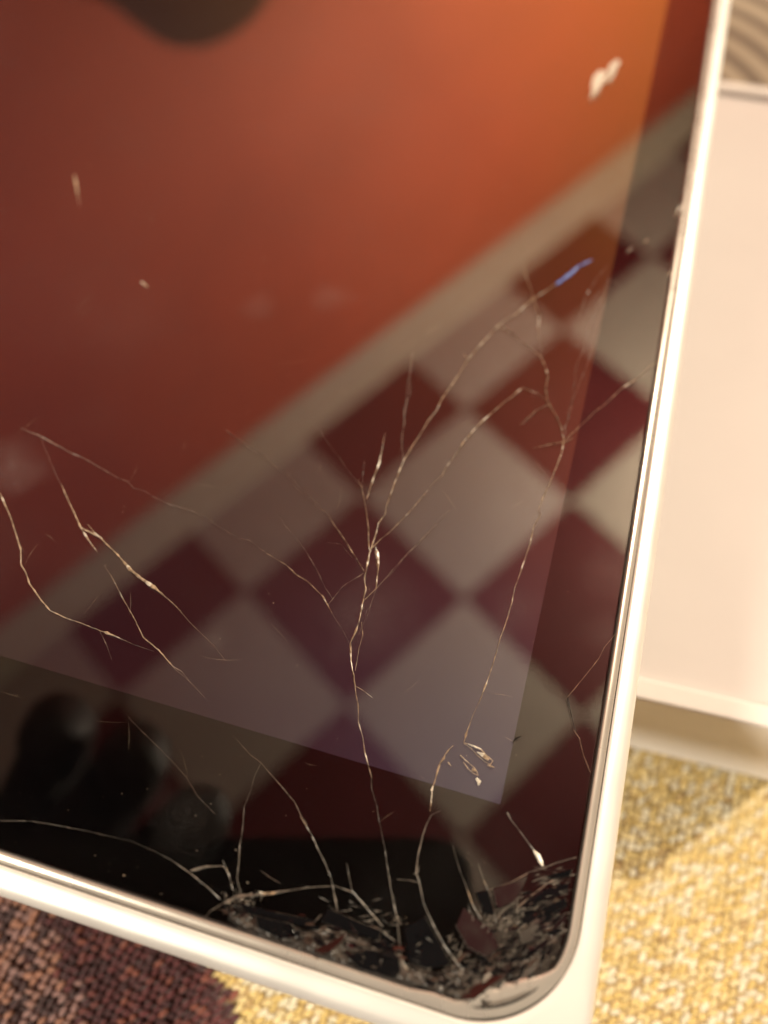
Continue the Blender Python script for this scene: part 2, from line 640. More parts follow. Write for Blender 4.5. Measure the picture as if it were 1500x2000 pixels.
def ring(name, profile, mat, parent, closed=False, smooth=True, dent_gain=(0, 0)):
    vs_, fs_ = [], []
    n = len(profile)
    for (p, nr) in OUT:
        w_, lm = dent(p, nr)
        for k, (d, z) in enumerate(profile):
            f = 1.0 - k / max(1, n - 1)
            gi = dent_gain[0] * f
            dd = d - w_ * gi * (1.0 + 0.35 * lm)
            zz = z + w_ * dent_gain[1] * f * (0.6 + 0.8 * lm)
            vs_.append((p[0] + nr[0] * dd, p[1] + nr[1] * dd, zz))
    m_ = len(OUT)
    for a in range(m_):
        b = (a + 1) % m_
        for k in range(n - 1 + (1 if closed else 0)):
            k2 = (k + 1) % n
            fs_.append((a * n + k, a * n + k2, b * n + k2, b * n + k))
    return put(mesh_obj(name, vs_, fs_, mat, None, smooth), parent)


# slab helper: filled outline extruded between two heights
def slab(name, inset, z0, z1, mat, parent, bevel=0.0, r_in=None):
    vs_ = []
    lv = [(inset, z0), (inset, z1)] if not bevel else [(inset + bevel, z0), (inset, z0 + bevel), (inset, z1 - bevel), (inset + bevel * 0.3, z1 - bevel * 0.25), (inset + bevel, z1)]
    for d, z in lv:
        for p, nr in OUT:
            vs_.append((p[0] - nr[0] * d, p[1] - nr[1] * d, z))
    m_ = len(OUT)
    fs_ = [tuple(reversed(range(m_)))]
    for k in range(len(lv) - 1):
        for a in range(m_):
            b = (a + 1) % m_
            fs_.append((k * m_ + a, k * m_ + b, (k + 1) * m_ + b, (k + 1) * m_ + a))
    fs_.append(tuple(range((len(lv) - 1) * m_, len(lv) * m_)))
    return put(mesh_obj(name, vs_, fs_, mat), parent)


glass = slab('cover_glass', 0.12, -0.80, 0.0, GLASS, tab, 0.12)
tag(glass, 'cracked cover glass')
slab('bezel', 0.14, -1.30, -1.02, BLACK, tab)
put(bm_obj('display', box_bm((-147.8 / 2, 197.0 / 2, -0.93), (147.8, 197.0, 0.12)), DISPLAY), tab)
ring('gasket', [(-0.10, -1.2), (-0.10, -0.10), (0.02, -0.06), (0.16, -0.14), (0.16, -1.2)], GASKET, tab, True, False)
ring('chamfer', [(0.10, -0.9), (0.12, -0.10), (0.22, -0.02), (0.42, -0.05), (0.75, -0.22), (1.06, -0.42), (1.16, -0.56), (1.16, -1.2)],
     CHAMFER, tab, False, True, (2.1, 0.45))
ring('trim_groove', [(1.10, -0.68), (1.40, -0.68), (1.40, -0.98), (1.10, -0.98)], GASKET, tab, True, False)
bodyp = [(1.30, -1.0), (1.32, -0.68), (1.40, -0.61), (1.75, -0.65), (2.4, -0.88), (3.1, -1.20), (3.7, -1.62), (4.08, -2.3), (4.15, -3.5),
         (3.8, -4.9), (3.0, -5.8), (1.6, -6.6), (-0.5, -7.1), (-3.0, -7.35)]
bv, bfc = [], []
lay = []
for k, (d, z) in enumerate(bodyp):
    e = min(1.0, max(0.0, (d - 1.5) / 2.4)) if k < 9 else 1.0
    lay.append([(p[0], p[1], z) for p, nr in outline(22, 60, d, 11.5 - 6.0 * e)])
m_ = len(OUT)
for L in lay:
    bv += L
for k in range(len(lay) - 1):
    for a in range(m_):
        b = (a + 1) % m_
        bfc.append((k * m_ + a, (k + 1) * m_ + a, (k + 1) * m_ + b, k * m_ + b))
body = put(mesh_obj('body', bv, bfc, ALU, None, True), tab)
back_in = [(p[0] - nr[0] * 3.0, p[1] - nr[1] * 3.0, -7.35) for p, nr in OUT]
put(mesh_obj('back_plate', back_in + [(x, y, -6.9) for x, y, z in back_in],
             [tuple(reversed(range(len(OUT)))), tuple(range(len(OUT), 2 * len(OUT)))], ALU), tab)

# ---- cracks: each one a thin splintered ridge running along the glass
def spline(pts, step, kink):
    """straight runs between kinks, then fine steps along each run"""
    mid = []
    for (a, b) in zip(pts[:-1], pts[1:]):
        L = (b[0] - a[0]).length
        n_ = max(1, int(L / random.uniform(1.3, 2.6)))
        t_ = (b[0] - a[0]).normalized()
        sd = Vector((-t_.y, t_.x, 0))
        for k in range(n_):
            t = k / n_
            if k:
                t += random.uniform(-0.3, 0.3) / n_
            off = sd * (random.gauss(0, kink) if k else random.gauss(0, kink * 0.3))
            mid.append((a[0].lerp(b[0], t) + off, a[1] + (b[1] - a[1]) * t))
    mid.append(pts[-1])
    out = []
    for (a, b) in zip(mid[:-1], mid[1:]):
        n_ = max(1, int((b[0] - a[0]).length / step))
        for k in range(n_):
            t = k / n_
            out.append((a[0].lerp(b[0], t), a[1] + (b[1] - a[1]) * t))
    out.append(mid[-1])
    return out


def crack(pl, mat=FRACT, rough=1.0, name='crack', z0=0.002):
    """pl: list of (px, py, width in photograph pixels)"""
    P = [(plane_pt(x, y), wd) for x, y, wd in pl]
    if sum(q[1] for q in pl) / len(pl) > 1570:
        P = [(p, wd * 0.62) for p, wd in P]
        if mat is FRACT:
            mat = FRACT_GREY
    P = spline(P, 0.40, 0.16 * rough)
    if len(P) < 2:
        return None
    seed = random.uniform(0, 100)
    vs_, fs_, fm = [], [], []
    n_ = len(P)
    glint = 0
    for i, (p, wd) in enumerate(P):
        a = P[max(0, i - 1)][0]
        b = P[min(n_ - 1, i + 1)][0]
        t = (b - a).normalized()
        s = Vector((-t.y, t.x, 0))
        depth = (p - CAM).dot(FWD)
        wmm = wd * depth / F_PX
        nz = abs(noise.noise((i * 0.8, seed, 9)))
        vary = 0.45 + 1.3 * nz
        if glint <= 0 and random.random() < 0.045:
            glint = random.randint(1, 4)
        if glint > 0:
            vary += 0.55
            glint -= 1
        wmm *= vary
        c = p + s * random.gauss(0, 0.012)
        off = random.uniform(-0.4, 0.4) * wmm
        h = max(0.012, min(0.12, wmm * random.uniform(0.2, 0.7)))
        vs_ += [c - s * wmm / 2 + Vector((0, 0, z0 - 0.004)), c + s * off + Vector((0, 0, z0 + h)), c + s * wmm / 2 + Vector((0, 0, z0 - 0.004))]
        if i:
            o_ = 3 * (i - 1)
            fs_ += [(o_, o_ + 1, o_ + 4, o_ + 3), (o_ + 1, o_ + 2, o_ + 5, o_ + 4), (o_ + 2, o_, o_ + 3, o_ + 5)]
            fm += [1 if glint > 0 else 0] * 3
    fs_ += [(0, 2, 1), (3 * n_ - 3, 3 * n_ - 2, 3 * n_ - 1)]
    fm += [0, 0]
    o = mesh_obj(name, vs_, fs_, mat)
    if mat in (FRACT, FRACT_GREY):
        o.data.materials.append(FRACT_PALE if mat is FRACT else FRACT)
        o.data.polygons.foreach_set('material_index', fm)
    return put(o, glass)


def C(s, w0, mat=FRACT, w1=None):
    """'x,y x,y[:w] ...' -> crack"""
    pts = []
    toks = s.split()
    for k, t in enumerate(toks):
        wd = w0 if w1 is None else w0 + (w1 - w0) * k / (len(toks) - 1)
        if ':' in t:
            t, ww = t.split(':')
            wd = float(ww)
        x, y = t.split(',')
        pts.append((float(x), float(y), wd))
    return crack(pts, mat)


# the long trunk with its branches
C('725,1520:1.6 712,1470:1.8 700,1410:2 693,1340:3 686,1290:3 684,1255:3.2 700,1215:4 708,1180:4 712,1130:3 722,1080:3.6 735,1040 755,990:2.2 770,945:2.6 787,903:3.2 820,850 880,755:2.2 917,697:2.6 945,665 975,634:3 1010,612:2.2 1042,583:3 1085,555:2', 2.0)
C('1085,556:3 1105,540:7 1130,520:7.5 1148,511:5 1157,507:1.5', 5, FRACT_BLUE)
C('1042,583:2.6 1036,563 1030,545:2 1025,515:0.8', 2.0)
C('1042,583:2.2 1048,605 1051,640:1.2 1053,668:0.6', 1.5)
C('975,634:2 1010,660 1055,695:2.4 1070,735:3 1070,785:3.2 1090,820:2.6 1102,860:3', 2.4)
C('1102,860:3.6 1097,885:3 1080,925:2.6 1062,970:2 1042,1030:2.6 1015,1120:1.8 990,1210:2.4 965,1290:2.2 942,1355:3', 2.2)
C('942,1355:1.6 925,1395:1.2 910,1435:3 906,1450:2.4', 2)
C('1070,790:2.4 1045,803:1.8 1015,830:0.6', 2)
C('1072,787:2 1050,770:1.6 1020,757:2 985,785:1.8 940,825:2.4 905,865:1.8 870,915:0.9 832,962:0.8', 2)
C('1118,855:0.8 1102,862:3 1075,868:3 1040,876:0.6', 2)
C('1102,860:1.4 1160,805:1.2 1215,758:2 1250,735:1.2 1287,705:0.7', 1.4)
C('1100,845:1 1125,765 1150,700 1190,545:0.4', 0.8, FRACT_DIM)
C('787,903:1.5 783,870:1.1 795,780:0.8 805,690:0.5', 1, FRACT_DIM)
C('712,1117:2.2 690,1080:2 670,1050:2.4 655,1030 643,1010:0.8', 2)
C('643,1010:0.7 560,920:0.6 500,878 440,840:0.3', 0.6, FRACT_DIM)
C('722,1080:2 719,1030:2 714,990:2 706,950:1 700,935:0.4', 2)
C('716,975:2 728,935:3.2 740,905:2.6 748,870:1.6 752,845:0.5', 2)
C('706,950:0.8 660,890:0.6 620,830:0.4', 0.7, FRACT_DIM)
C('707,952:0.9 712,900:0.4', 0.7, FRACT_DIM)
C('722,1075:1.8 760,1040:1.6 800,1000:1.4 832,962:1.2', 1.6)
C('733,1068:3 737,1085:6 738,1110:3 735,1150:2.2 712,1172:1.6', 3)
C('735,1150:0.9 790,1090:0.9 830,1045 880,995:0.4', 0.8, FRACT_DIM)
C('712,1120:1.4 670,1145:1.2 640,1182:1.2', 1.3, FRACT_DIM)
C('648,1198:1.6 630,1165:2.2 600,1135:2.8 560,1105:1.8 520,1080:1', 2)
C('520,1080:0.8 400,1010:0.6 300,970:0.7 200,915:0.9 140,885:1.1 75,850:2 40,835:0.6', 0.8, FRACT_DIM)
C('648,1198:0.8 670,1230:0.6 688,1268:0.5', 0.7, FRACT_DIM)
C('693,1340:2 708,1348:1.8 727,1362:0.8', 1.6)
C('705,1215:1.6 701,1265:1.2 694,1310:1.4', 1.4)
# lower trunk through the bezel
C('725,1520:1.4 740,1600:1.2 752,1660:2.2 765,1740:3.2 775,1800:4 783,1880:4.4 790,1908:4', 3)
# left group
C('0,962:2 20,1010:2.6 40,1075:3.2 57,1140:3.4 80,1172:3.2 98,1193:3 130,1208:1.6 190,1230:1.4 215,1238:5 234,1246:3.5', 3)
C('234,1246:0.8 300,1272:0.5', 0.7, FRACT_DIM)
C('194,1231:0.9 218,1288:0.4', 0.7, FRACT_DIM)
C('120,948:1.4 145,1000:3 158,1030:3.6 175,1058:2.2 190,1078:0.7', 3)
C('158,1030:3.4 195,1048:3 230,1085:3.2 255,1112:6 275,1130:7.5 300,1147:5 320,1162:2.6 345,1185:1.2 370,1215:0.6 440,1290:0.3', 3)
C('172,1024:1.6 185,1040:1.8 200,1052:1.4', 1.6)
C('80,855:0.6 100,905:0.4 122,950:0.8', 0.5, FRACT_DIM)
C('205,1105:0.6 240,1170:0.9 262,1210:1.2 280,1245:2.4 310,1270:2.8 340,1304:1.6', 2)
C('340,1304:0.7 370,1332:0.7 400,1362:0.4', 0.6, FRACT_DIM)
C('0,1604:2 60,1602:1.4 85,1607:2.2 120,1613:2 170,1623:1.6 250,1641:0.6', 1.6)
# right edge
C('1206,1233:0.9 1170,1285:1.2 1140,1322:1 1108,1362:1.6', 1.2)
C('1108,1362:3 1118,1400:2.4 1124,1430:1', 2.2, FRACT_DARK)
C('1122,1425:0.8 1140,1475:1.2 1153,1508:1.6', 1.2)
C('1000,1450:2 1008,1442:5 1018,1438:2', 3, FRACT_DARK)
# chips in the display corner
C('906,1450:2 922,1456:3 938,1464:2.4 950,1474:2.2 962,1486:3 958,1492:4 946,1488:2.4 932,1474:2 918,1462:2 906,1452:2', 3)
C('932,1468:4 944,1476:6 954,1485:5', 4)
C('952,1494:2 958,1498:3.4 966,1499:2', 3)
C('898,1476:5 903,1480:2 914,1490:2.4 926,1500:3 932,1508:3.4 934,1516:2 924,1510:2.4 914,1500:2 905,1488:2', 3)
C('922,1502:6 930,1506:6', 5)
C('930,1520:6 936,1527:6 934,1534:3', 5, FRACT_PALE)
C('886,1455:1.2 878,1462:3.2 870,1474:1.4 866,1480:6 858,1490:4 848,1525:4 843,1545:3', 4)
C('876,1488:3 882,1497:2', 3)
C('842,1545:1.6 840,1585:1', 1.4)
C('860,1583:1.4 842,1592:2.4 832,1610:6 826,1632:4 816,1672:5 813,1705:6 818,1720:5 828,1765:4.4 846,1808:4.4 868,1848:5 885,1872:6 905,1895:5', 4)
C('776,1718:2.6 800,1719:3 818,1724:2.6', 3)
C('808,1708:2.6 816,1702:3 820,1690:1', 2)
C('991,1587:5 1000,1600:2 1022,1634:1.6 1043,1660:3', 2)
C('1043,1660:6 1050,1670:10 1057,1684:9 1060,1692:4', 7, FRACT_PALE)
C('884,1652:1 900,1700:1.6 912,1740:2.2 925,1772:3 940,1795:4', 2)
C('934,1685:1.6 948,1728:3 957,1750:4 964,1785:4 970,1805:3', 3)
C('938,1742:2 957,1738:3 1000,1722:1.6 1030,1706:1.6', 2, FRACT_DIM)
C('1040,1722:6 1052,1716:4 1072,1712 1098,1705:3 1123,1708:2.4', 3)
C('1028,1705:2 1055,1698:4 1090,1684:3 1126,1674:3', 3)
C('1010,1772:4 1040,1748:5 1068,1728:5 1094,1712:4', 4, FRACT_DIM)
C('1012,1795:5 1040,1775:4 1075,1752:3 1108,1746:2.6', 4)
C('1020,1812:4 1055,1790:4 1098,1768:3', 4, FRACT_DIM)
C('1012,1750:4 1010,1780:5 1014,1815:5', 4)
C('970,1795:4 980,1780:5 998,1766:4 1008,1764:2', 4)
C('976,1802:4 992,1790:4 1008,1786:2', 4)
C('985,1822:4 1000,1812:3 1018,1806:2', 3)
# web round the impact point on the bottom bezel
C('250,1640:0.7 300,1660:0.8 335,1680:1.6 370,1704:4 400,1728:4.4 430,1756:5', 3)
C('372,1702:5 388,1697:11 402,1694:7 436,1691:3.4 446,1708:3.6 455,1738:4', 4)
C('511,1488:2 498,1515:1.2 488,1545:1.2 474,1620:2 467,1680:4 464,1715:4 470,1745:5', 3)
C('436,1680:3 445,1700:2', 2)
C('440,1765:6 460,1752:11 490,1749:10 530,1745:6 560,1741:6 600,1735:4 655,1731:3 690,1745:4.5 720,1778:5 748,1810:6', 5)
C('586,1593:1.4 608,1632:3 620,1655:4.6 636,1685:4 646,1715:4 655,1758:4.4 661,1792:5', 4)
C('676,1685:1.6 688,1738:3.4 706,1762:4', 3)
C('444,1760:6 425,1770:4 408,1780:3.6 398,1797:4', 4)
C('462,1768:4 520,1790:5 575,1797:4 615,1800:5 628,1786:2', 4)
C('640,1790:5 690,1803:5 740,1816:6 772,1838:5', 5)
C('690,1852:3 720,1850:5 760,1858:5 783,1866:7 795,1895:8', 5)
C('500,1740:1 512,1742:8 520,1745:2', 4, FRACT_PALE)
C('510,1702:1.2 535,1720:1.8 550,1726:0.8', 1.4, FRACT_DIM)
# long faint hairlines
C('1190,545:0.9 1150,640:0.9 1120,760:1 1105,850:1.2', 1, FRACT_DIM)
C('440,840:0.7 520,895:0.8 600,970:0.9 643,1010:1', 0.9, FRACT_DIM)
C('805,690:0.7 800,740:0.9 790,820:1 784,880:1.2', 0.9, FRACT_DIM)
C('880,995:0.7 820,1060:1 770,1110:1.1 735,1150:1.2', 1, FRACT_DIM)
C('400,1362:0.5 370,1332:0.9 335,1300:1.2', 0.9, FRACT_DIM)
C('1053,660:0.6 1058,690:1.2', 1, FRACT_DIM)
C('460,1440:0.5 510,1490:1 560,1545:1.1 600,1610:1.3', 1, FRACT_DIM)
C('1130,620:0.5 1155,560:0.9 1185,520:0.5', 0.8, FRACT_DIM)
C('690,1090:0.7 665,1062:1 640,1060:0.5', 0.8, FRACT_DIM)
C('540,1000:0.4 600,1080:0.8 650,1170:0.9', 0.8, FRACT_DIM)
C('905,690:1.5 916,706:1.6', 1.5)
C('1020,830:0.5 1048,800:1.2 1072,790:1.6', 1.2, FRACT_DIM)
C('735,1150:1 716,1200:0.8 700,1240:0.6', 0.9, FRACT_DIM)
C('250,1400:0.4 330,1480:0.6 420,1590:0.6', 0.6, FRACT_DIM)
# flakes further up the glass
SPARK = [[(1154, 172), (1158, 152), (1170, 142), (1184, 146), (1180, 160), (1166, 170)], [(1184, 146), (1190, 130), (1204, 122), (1211, 128), (1200, 140)],
         [(1152, 194), (1156, 178), (1172, 168), (1180, 164), (1168, 182)], [(1180, 162), (1192, 148), (1203, 144), (1194, 158)]]
C('146,342:4 149,362:6 152,380:2 156,405:0.6', 3)
C('1318,425:2 1324,412:7 1330,402:3', 4)
C('1306,540:1.2 1311,532:4 1316,526:1', 2)
C('276,550:2 283,556:4 289,561:2', 3)
C('1222,494:1 1230,488:3 1237,482:1', 2)
C('1258,474:2 1262,470:4 1267,467:1', 2)

# ---- loose plates of the shattered corner: tilted bits of black-backed glass
def shard(poly, tilt=(0, 0), lift=0.05, th=0.35, mat=SHARD, name='glass_shard'):
    P = [plane_pt(x, y) for x, y in poly]
    c = sum(P, Vector()) / len(P)
    R_ = Matrix.Rotation(math.radians(tilt[0]), 3, 'X') @ Matrix.Rotation(math.radians(tilt[1]), 3, 'Y')
    q = [R_ @ (p - c) for p in P]
    # keep the low edge just above the pane
    zmin = min(v.z for v in q)
    top = [c + v + Vector((0, 0, lift - zmin)) for v in q]
    cc = sum(top, Vector()) / len(top)
    inn = [t_ + (cc - t_).normalized() * 0.035 for t_ in top]
    vs_ = [Vector((t_.x, t_.y, t_.z - th)) for t_ in top] + [t_ - Vector((0, 0, 0.05)) for t_ in top] + inn
    n_ = len(P)
    fs_ = [tuple(reversed(range(n_))), tuple(range(2 * n_, 3 * n_))]
    for k in (0, 1):
        for a in range(n_):
            b = (a + 1) % n_
            fs_.append((k * n_ + a, k * n_ + b, (k + 1) * n_ + b, (k + 1) * n_ + a))
    o = mesh_obj(name, vs_, fs_, mat)
    o.data.materials.append(FRACT_GREY)
    bmx = bmesh.new()
    bmx.from_mesh(o.data)
    bmesh.ops.recalc_face_normals(bmx, faces=bmx.faces[:])
    bmx.to_mesh(o.data)
    bmx.free()
    # fracture faces show on the bevel
    for f in o.data.polygons:
        if len(f.vertices) == 4 and f.index >= 2 + n_ and n_ != 4 and random.random() < 0.45:
            f.material_index = 1
    return put(o, glass)


shard([(928, 1743), (952, 1738), (965, 1785), (945, 1790)], (3, -4), 0.03)
shard([(962, 1736), (1006, 1722), (1030, 1712), (1012, 1752), (1000, 1764), (975, 1775), (968, 1770)], (-5, 2), 0.03)
shard([(905, 1772), (936, 1798), (960, 1815), (975, 1850), (950, 1870), (912, 1850), (890, 1810)], (-6, 3), 0.03)
shard([(1020, 1768), (1050, 1744), (1085, 1728), (1112, 1726), (1108, 1744), (1070, 1758), (1034, 1778)], (6, 5), 0.04)
shard([(1024, 1800), (1060, 1772), (1104, 1754), (1102, 1772), (1062, 1794), (1030, 1815)], (3, -5), 0.05)
shard([(978, 1790), (1000, 1772), (1008, 1784), (990, 1792)], (8, 6), 0.05)
shard([(676, 1866), (720, 1854), (778, 1868), (783, 1900), (772, 1910), (700, 1890)], (2.5, 1.5), 0.10)
shard([(640, 1775), (700, 1800), (745, 1818), (740, 1838), (690, 1822), (625, 1800)], (9, -2), 0.04)
shard([(470, 1765), (540, 1782), (615, 1798), (606, 1812), (540, 1800), (480, 1782)], (10, 2), 0.04)
shard([(500, 1790), (570, 1805), (590, 1830), (550, 1835), (505, 1812)], (4, 5), 0.06)
shard([(610, 1852), (640, 1842), (680, 1824), (668, 1844), (648, 1860), (628, 1864)], (-15, -22), 0.05)
shard([(895, 1945), (925, 1922), (965, 1908), (990, 1908), (950, 1934), (925, 1952)], (-15, -22), 0.05)
shard([(790, 1812), (830, 1790), (872, 1865), (880, 1885), (835, 1893), (798, 1880)], (1.0, -1.2), 0.03)
shard([(1062, 1715), (1086, 1706), (1116, 1698), (1112, 1712), (1080, 1718)], (12, -8), 0.05)
shard([(1012, 1822), (1040, 1806), (1060, 1812), (1040, 1838), (1018, 1846)], (-8, 7), 0.06)

for q, pl in enumerate(SPARK):
    shard(pl, (5 + 2 * q, -4 - q), 0.02, 0.12, SPARK_MAT, 'glass_chip')

# ---- fine splinters fanning out of the crushed corner
sp_v, sp_f = [], []
for cx, cy, nn, spread, a0, a1, l0, l1 in ((1050, 1790, 130, 42, 10, 60, 0.5, 2.4), (960, 1830, 70, 40, 40, 120, 0.4, 1.6), (470, 1760, 40, 22, 0, 180, 0.3, 1.2),
                                           (700, 1830, 60, 60, -20, 40, 0.4, 1.8), (860, 1900, 60, 50, -10, 80, 0.3, 1.2), (1085, 1720, 40, 24, 0, 35, 0.5, 2.0)):
    for _ in range(nn):
        c = plane_pt(cx + random.gauss(0, spread), cy + random.gauss(0, spread * 0.7))
        if c.x > GX1 - 0.6 or c.y < GY0 + 0.6:
            continue
        a = math.radians(random.uniform(a0, a1))
        L_, w_ = random.uniform(l0, l1), random.uniform(0.015, 0.05)
        t_ = Vector((math.cos(a), math.sin(a), random.uniform(-0.04, 0.10)))
        sd = Vector((-math.sin(a), math.cos(a), 0))
        z_ = Vector((0, 0, random.uniform(0.01, 0.12)))
        o_ = len(sp_v)
        p0, p1, p2 = c + z_ - t_ * L_ / 2, c + z_ + sd * w_, c + z_ + t_ * L_ / 2
        sp_v += [p0, p1 + Vector((0, 0, w_)), p2, c + z_ - sd * w_, c + z_ - Vector((0, 0, w_))]
        sp_f += [(o_, o_ + 3, o_ + 1), (o_ + 1, o_ + 3, o_ + 2), (o_, o_ + 1, o_ + 4), (o_ + 1, o_ + 2, o_ + 4), (o_ + 3, o_, o_ + 4), (o_ + 2, o_ + 3, o_ + 4)]
tag(put(mesh_obj('glass_splinters', sp_v, sp_f, FRACT_GREY), glass), kind='stuff')

# ---- bed of powdered glass along the lower edge
poly = [plane_pt(x, y) for x, y in [(440, 1768), (480, 1772), (520, 1795), (600, 1815), (640, 1800), (700, 1826), (770, 1848), (790, 1880),
                                    (850, 1898), (890, 1880), (940, 1890), (985, 1872), (1015, 1858), (1060, 1828), (1092, 1795), (1106, 1800),
                                    (1094, 1850), (1060, 1905), (1015, 1935), (950, 1972), (860, 1946), (760, 1915), (600, 1864), (480, 1822), (445, 1800)]]


def inside(x, y, P):
    r = False
    j = len(P) - 1
    for i in range(len(P)):
        if (P[i].y > y) != (P[j].y > y) and x < (P[j].x - P[i].x) * (y - P[i].y) / (P[j].y - P[i].y) + P[i].x:
            r = not r
        j = i
    return r


def edge_dist(x, y, P):
    d = 1e9
    for i in range(len(P)):
        a, b = P[i - 1], P[i]
        ab = Vector((b.x - a.x, b.y - a.y))
        t = max(0, min(1, ((x - a.x) * ab.x + (y - a.y) * ab.y) / max(1e-9, ab.length_squared)))
        d = min(d, math.hypot(x - a.x - ab.x * t, y - a.y - ab.y * t))
    return d


step = 0.16
xs = [p.x for p in poly]
ys_ = [p.y for p in poly]
idx, vs_, fs_ = {}, [], []
nx, ny = int((max(xs) - min(xs)) / step) + 1, int((max(ys_) - min(ys_)) / step) + 1
for a in range(nx):
    for b in range(ny):
        x, y = min(xs) + a * step, min(ys_) + b * step
        if inside(x, y, poly):
            e = min(1, edge_dist(x, y, poly) / 0.8)
            h = e * (0.05 + 0.22 * abs(noise.noise((x * 1.1, y * 1.1, 0))) + 0.16 * abs(noise.noise((x * 4, y * 4, 4)))) + random.uniform(-0.02, 0.06) * e
            h -= 0.09 * (1 - e) + 0.05
            idx[(a, b)] = len(vs_)
            vs_.append((x + random.uniform(-.05, .05), y + random.uniform(-.05, .05), h))
for (a, b), i0 in idx.items():
    if (a + 1, b) in idx and (a, b + 1) in idx and (a + 1, b + 1) in idx:
        fs_.append((i0, idx[(a + 1, b)], idx[(a + 1, b + 1)], idx[(a, b + 1)]))
pw = put(mesh_obj('powdered_glass', vs_, fs_, POWDER), glass)
tag(pw, kind='stuff')

# ---- layered flakes lying over each other in the crushed corner
def flakes(name, spec, mat):
    vs_, fs_ = [], []
    for (cx, cy, nn, sx, sy, a0, a1, s0, s1) in spec:
        for _ in range(nn):
            c = plane_pt(cx + random.gauss(0, sx), cy + random.gauss(0, sy))
            if c.x > GX1 - 1.0 or c.y < GY0 + 0.9:
                continue
            if (c.x - (GX1 - GR)) > 0 and (c.y - (GY0 + GR)) < 0 and math.hypot(c.x - (GX1 - GR), c.y - (GY0 + GR)) > GR - 1.0:
                continue
            a = math.radians(random.uniform(a0, a1))
            L_ = random.uniform(s0, s1)
            W_ = L_ * random.uniform(0.10, 0.38)
            R_ = Matrix.Rotation(a, 3, 'Z') @ Matrix.Rotation(math.radians(random.gauss(0, 9)), 3, 'X') @ Matrix.Rotation(math.radians(random.gauss(0, 7)), 3, 'Y')
            n_ = random.randint(4, 6)
            ring_ = []
            for k in range(n_):
                th = 2 * math.pi * (k + random.uniform(-0.3, 0.3)) / n_
                ring_.append(Vector((math.cos(th) * L_ / 2 * random.uniform(0.7, 1.2), math.sin(th) * W_ / 2 * random.uniform(0.7, 1.2), 0)))
            z_ = random.uniform(0.05, 0.34)
            o_ = len(vs_)
            for dz in (-0.07, 0.0):
                vs_ += [c + R_ @ (v + Vector((0, 0, dz))) + Vector((0, 0, z_)) for v in ring_]
            fs_.append(tuple(o_ + k for k in reversed(range(n_))))
            fs_.append(tuple(o_ + n_ + k for k in range(n_)))
            fs_ += [(o_ + k, o_ + (k + 1) % n_, o_ + n_ + (k + 1) % n_, o_ + n_ + k) for k in range(n_)]
    return tag(put(mesh_obj(name, vs_, fs_, mat), glass), kind='stuff')


SP = [(1060, 1800, 1.0, 26, 30, 15, 55, 0.7, 2.6), (1030, 1865, 1.0, 32, 26, 20, 80, 0.5, 1.8), (960, 1895, 0.9, 40, 22, -10, 60, 0.5, 1.8),
      (860, 1915, 0.6, 45, 12, -20, 40, 0.5, 1.5), (700, 1850, 0.7, 60, 14, -25, 15, 0.6, 2.2), (560, 1820, 0.6, 45, 14, -25, 15, 0.6, 2.0), (470, 1780, 0.4, 18, 12, -40, 60, 0.4, 1.2)]


def mult(k):
    return [(a, b, int(c * k), d, e, f, g, h, i) for a, b, c, d, e, f, g, h, i in SP]


flakes('dark_glass_flakes', mult(60), SHARD)
flakes('brown_glass_flakes', mult(8), simple('brown_film', (0.045, 0.027, 0.020), 0.3, spread=0.4, scale=700))
SP = [q[:7] + (q[7] * 0.5, q[8] * 0.5) for q in SP]
flakes('grey_glass_flakes', mult(15), mat_fracture('grey_flake', (0.10, 0.09, 0.077), 0.3, 0.3))

# ---- crumbs of glass and specks of dust
def crumbs(name, spots, mat):
    vs_, fs_ = [], []
    for (x, y, z, r) in spots:
        o_ = len(vs_)
        q = [Vector((random.gauss(0, 1), random.gauss(0, 1), random.gauss(0, 1))).normalized() for _ in range(3)]
        ax = [Vector((1, 0, 0)), Vector((0, 1, 0)), Vector((0, 0, 1))]
        rot = Matrix.Rotation(random.uniform(0, 6.28), 3, q[0])
        for s in (1, -1):
            for k in range(3):
                v = rot @ (ax[k] * s * r * random.uniform(0.55, 1.35))
                vs_.append((x + v.x, y + v.y, z + v.z * 0.7))
        for f in ((0, 1, 2), (1, 3, 2), (3, 4, 2), (4, 0, 2), (1, 0, 5), (3, 1, 5), (4, 3, 5), (0, 4, 5)):
            fs_.append(tuple(o_ + k for k in f))
    return put(mesh_obj(name, vs_, fs_, mat), glass)


spots = []
while len(spots) < 240:
    x, y = random.uniform(min(xs), max(xs)), random.uniform(min(ys_), max(ys_))
    if inside(x, y, poly) and random.random() < 0.35 + 0.65 * max(0, (x + 22) / 30):
        spots.append((x, y, random.uniform(0.0, 0.25), random.uniform(0.03, 0.09) if random.random() < 0.9 else random.uniform(0.1, 0.2)))
for px, py, nn, sp in ((455, 1762, 26, 0.7), (775, 1800, 14, 0.5), (965, 1800, 18, 0.9), (1015, 1800, 30, 1.3), (1060, 1790, 24, 1.5), (890, 1885, 18, 0.8), (930, 1700, 6, 2.0), (470, 1650, 8, 3.0)):
    c = plane_pt(px, py)
    for _ in range(nn):
        spots.append((c.x + random.gauss(0, sp), c.y + random.gauss(0, sp), 0.04, random.uniform(0.04, 0.14)))
tag(crumbs('glass_crumbs', spots, CRUMB), kind='stuff')
dust = []
for _ in range(520):
    px, py = random.uniform(0, 1360), random.uniform(0, 1800)
    p = plane_pt(px, py)
    if GX0 + 1 < p.x < GX1 - 0.5 and p.y > GY0 + 1:
        dust.append((p.x, p.y, 0.02, random.choice([0.015, 0.02, 0.025, 0.03, 0.05])))
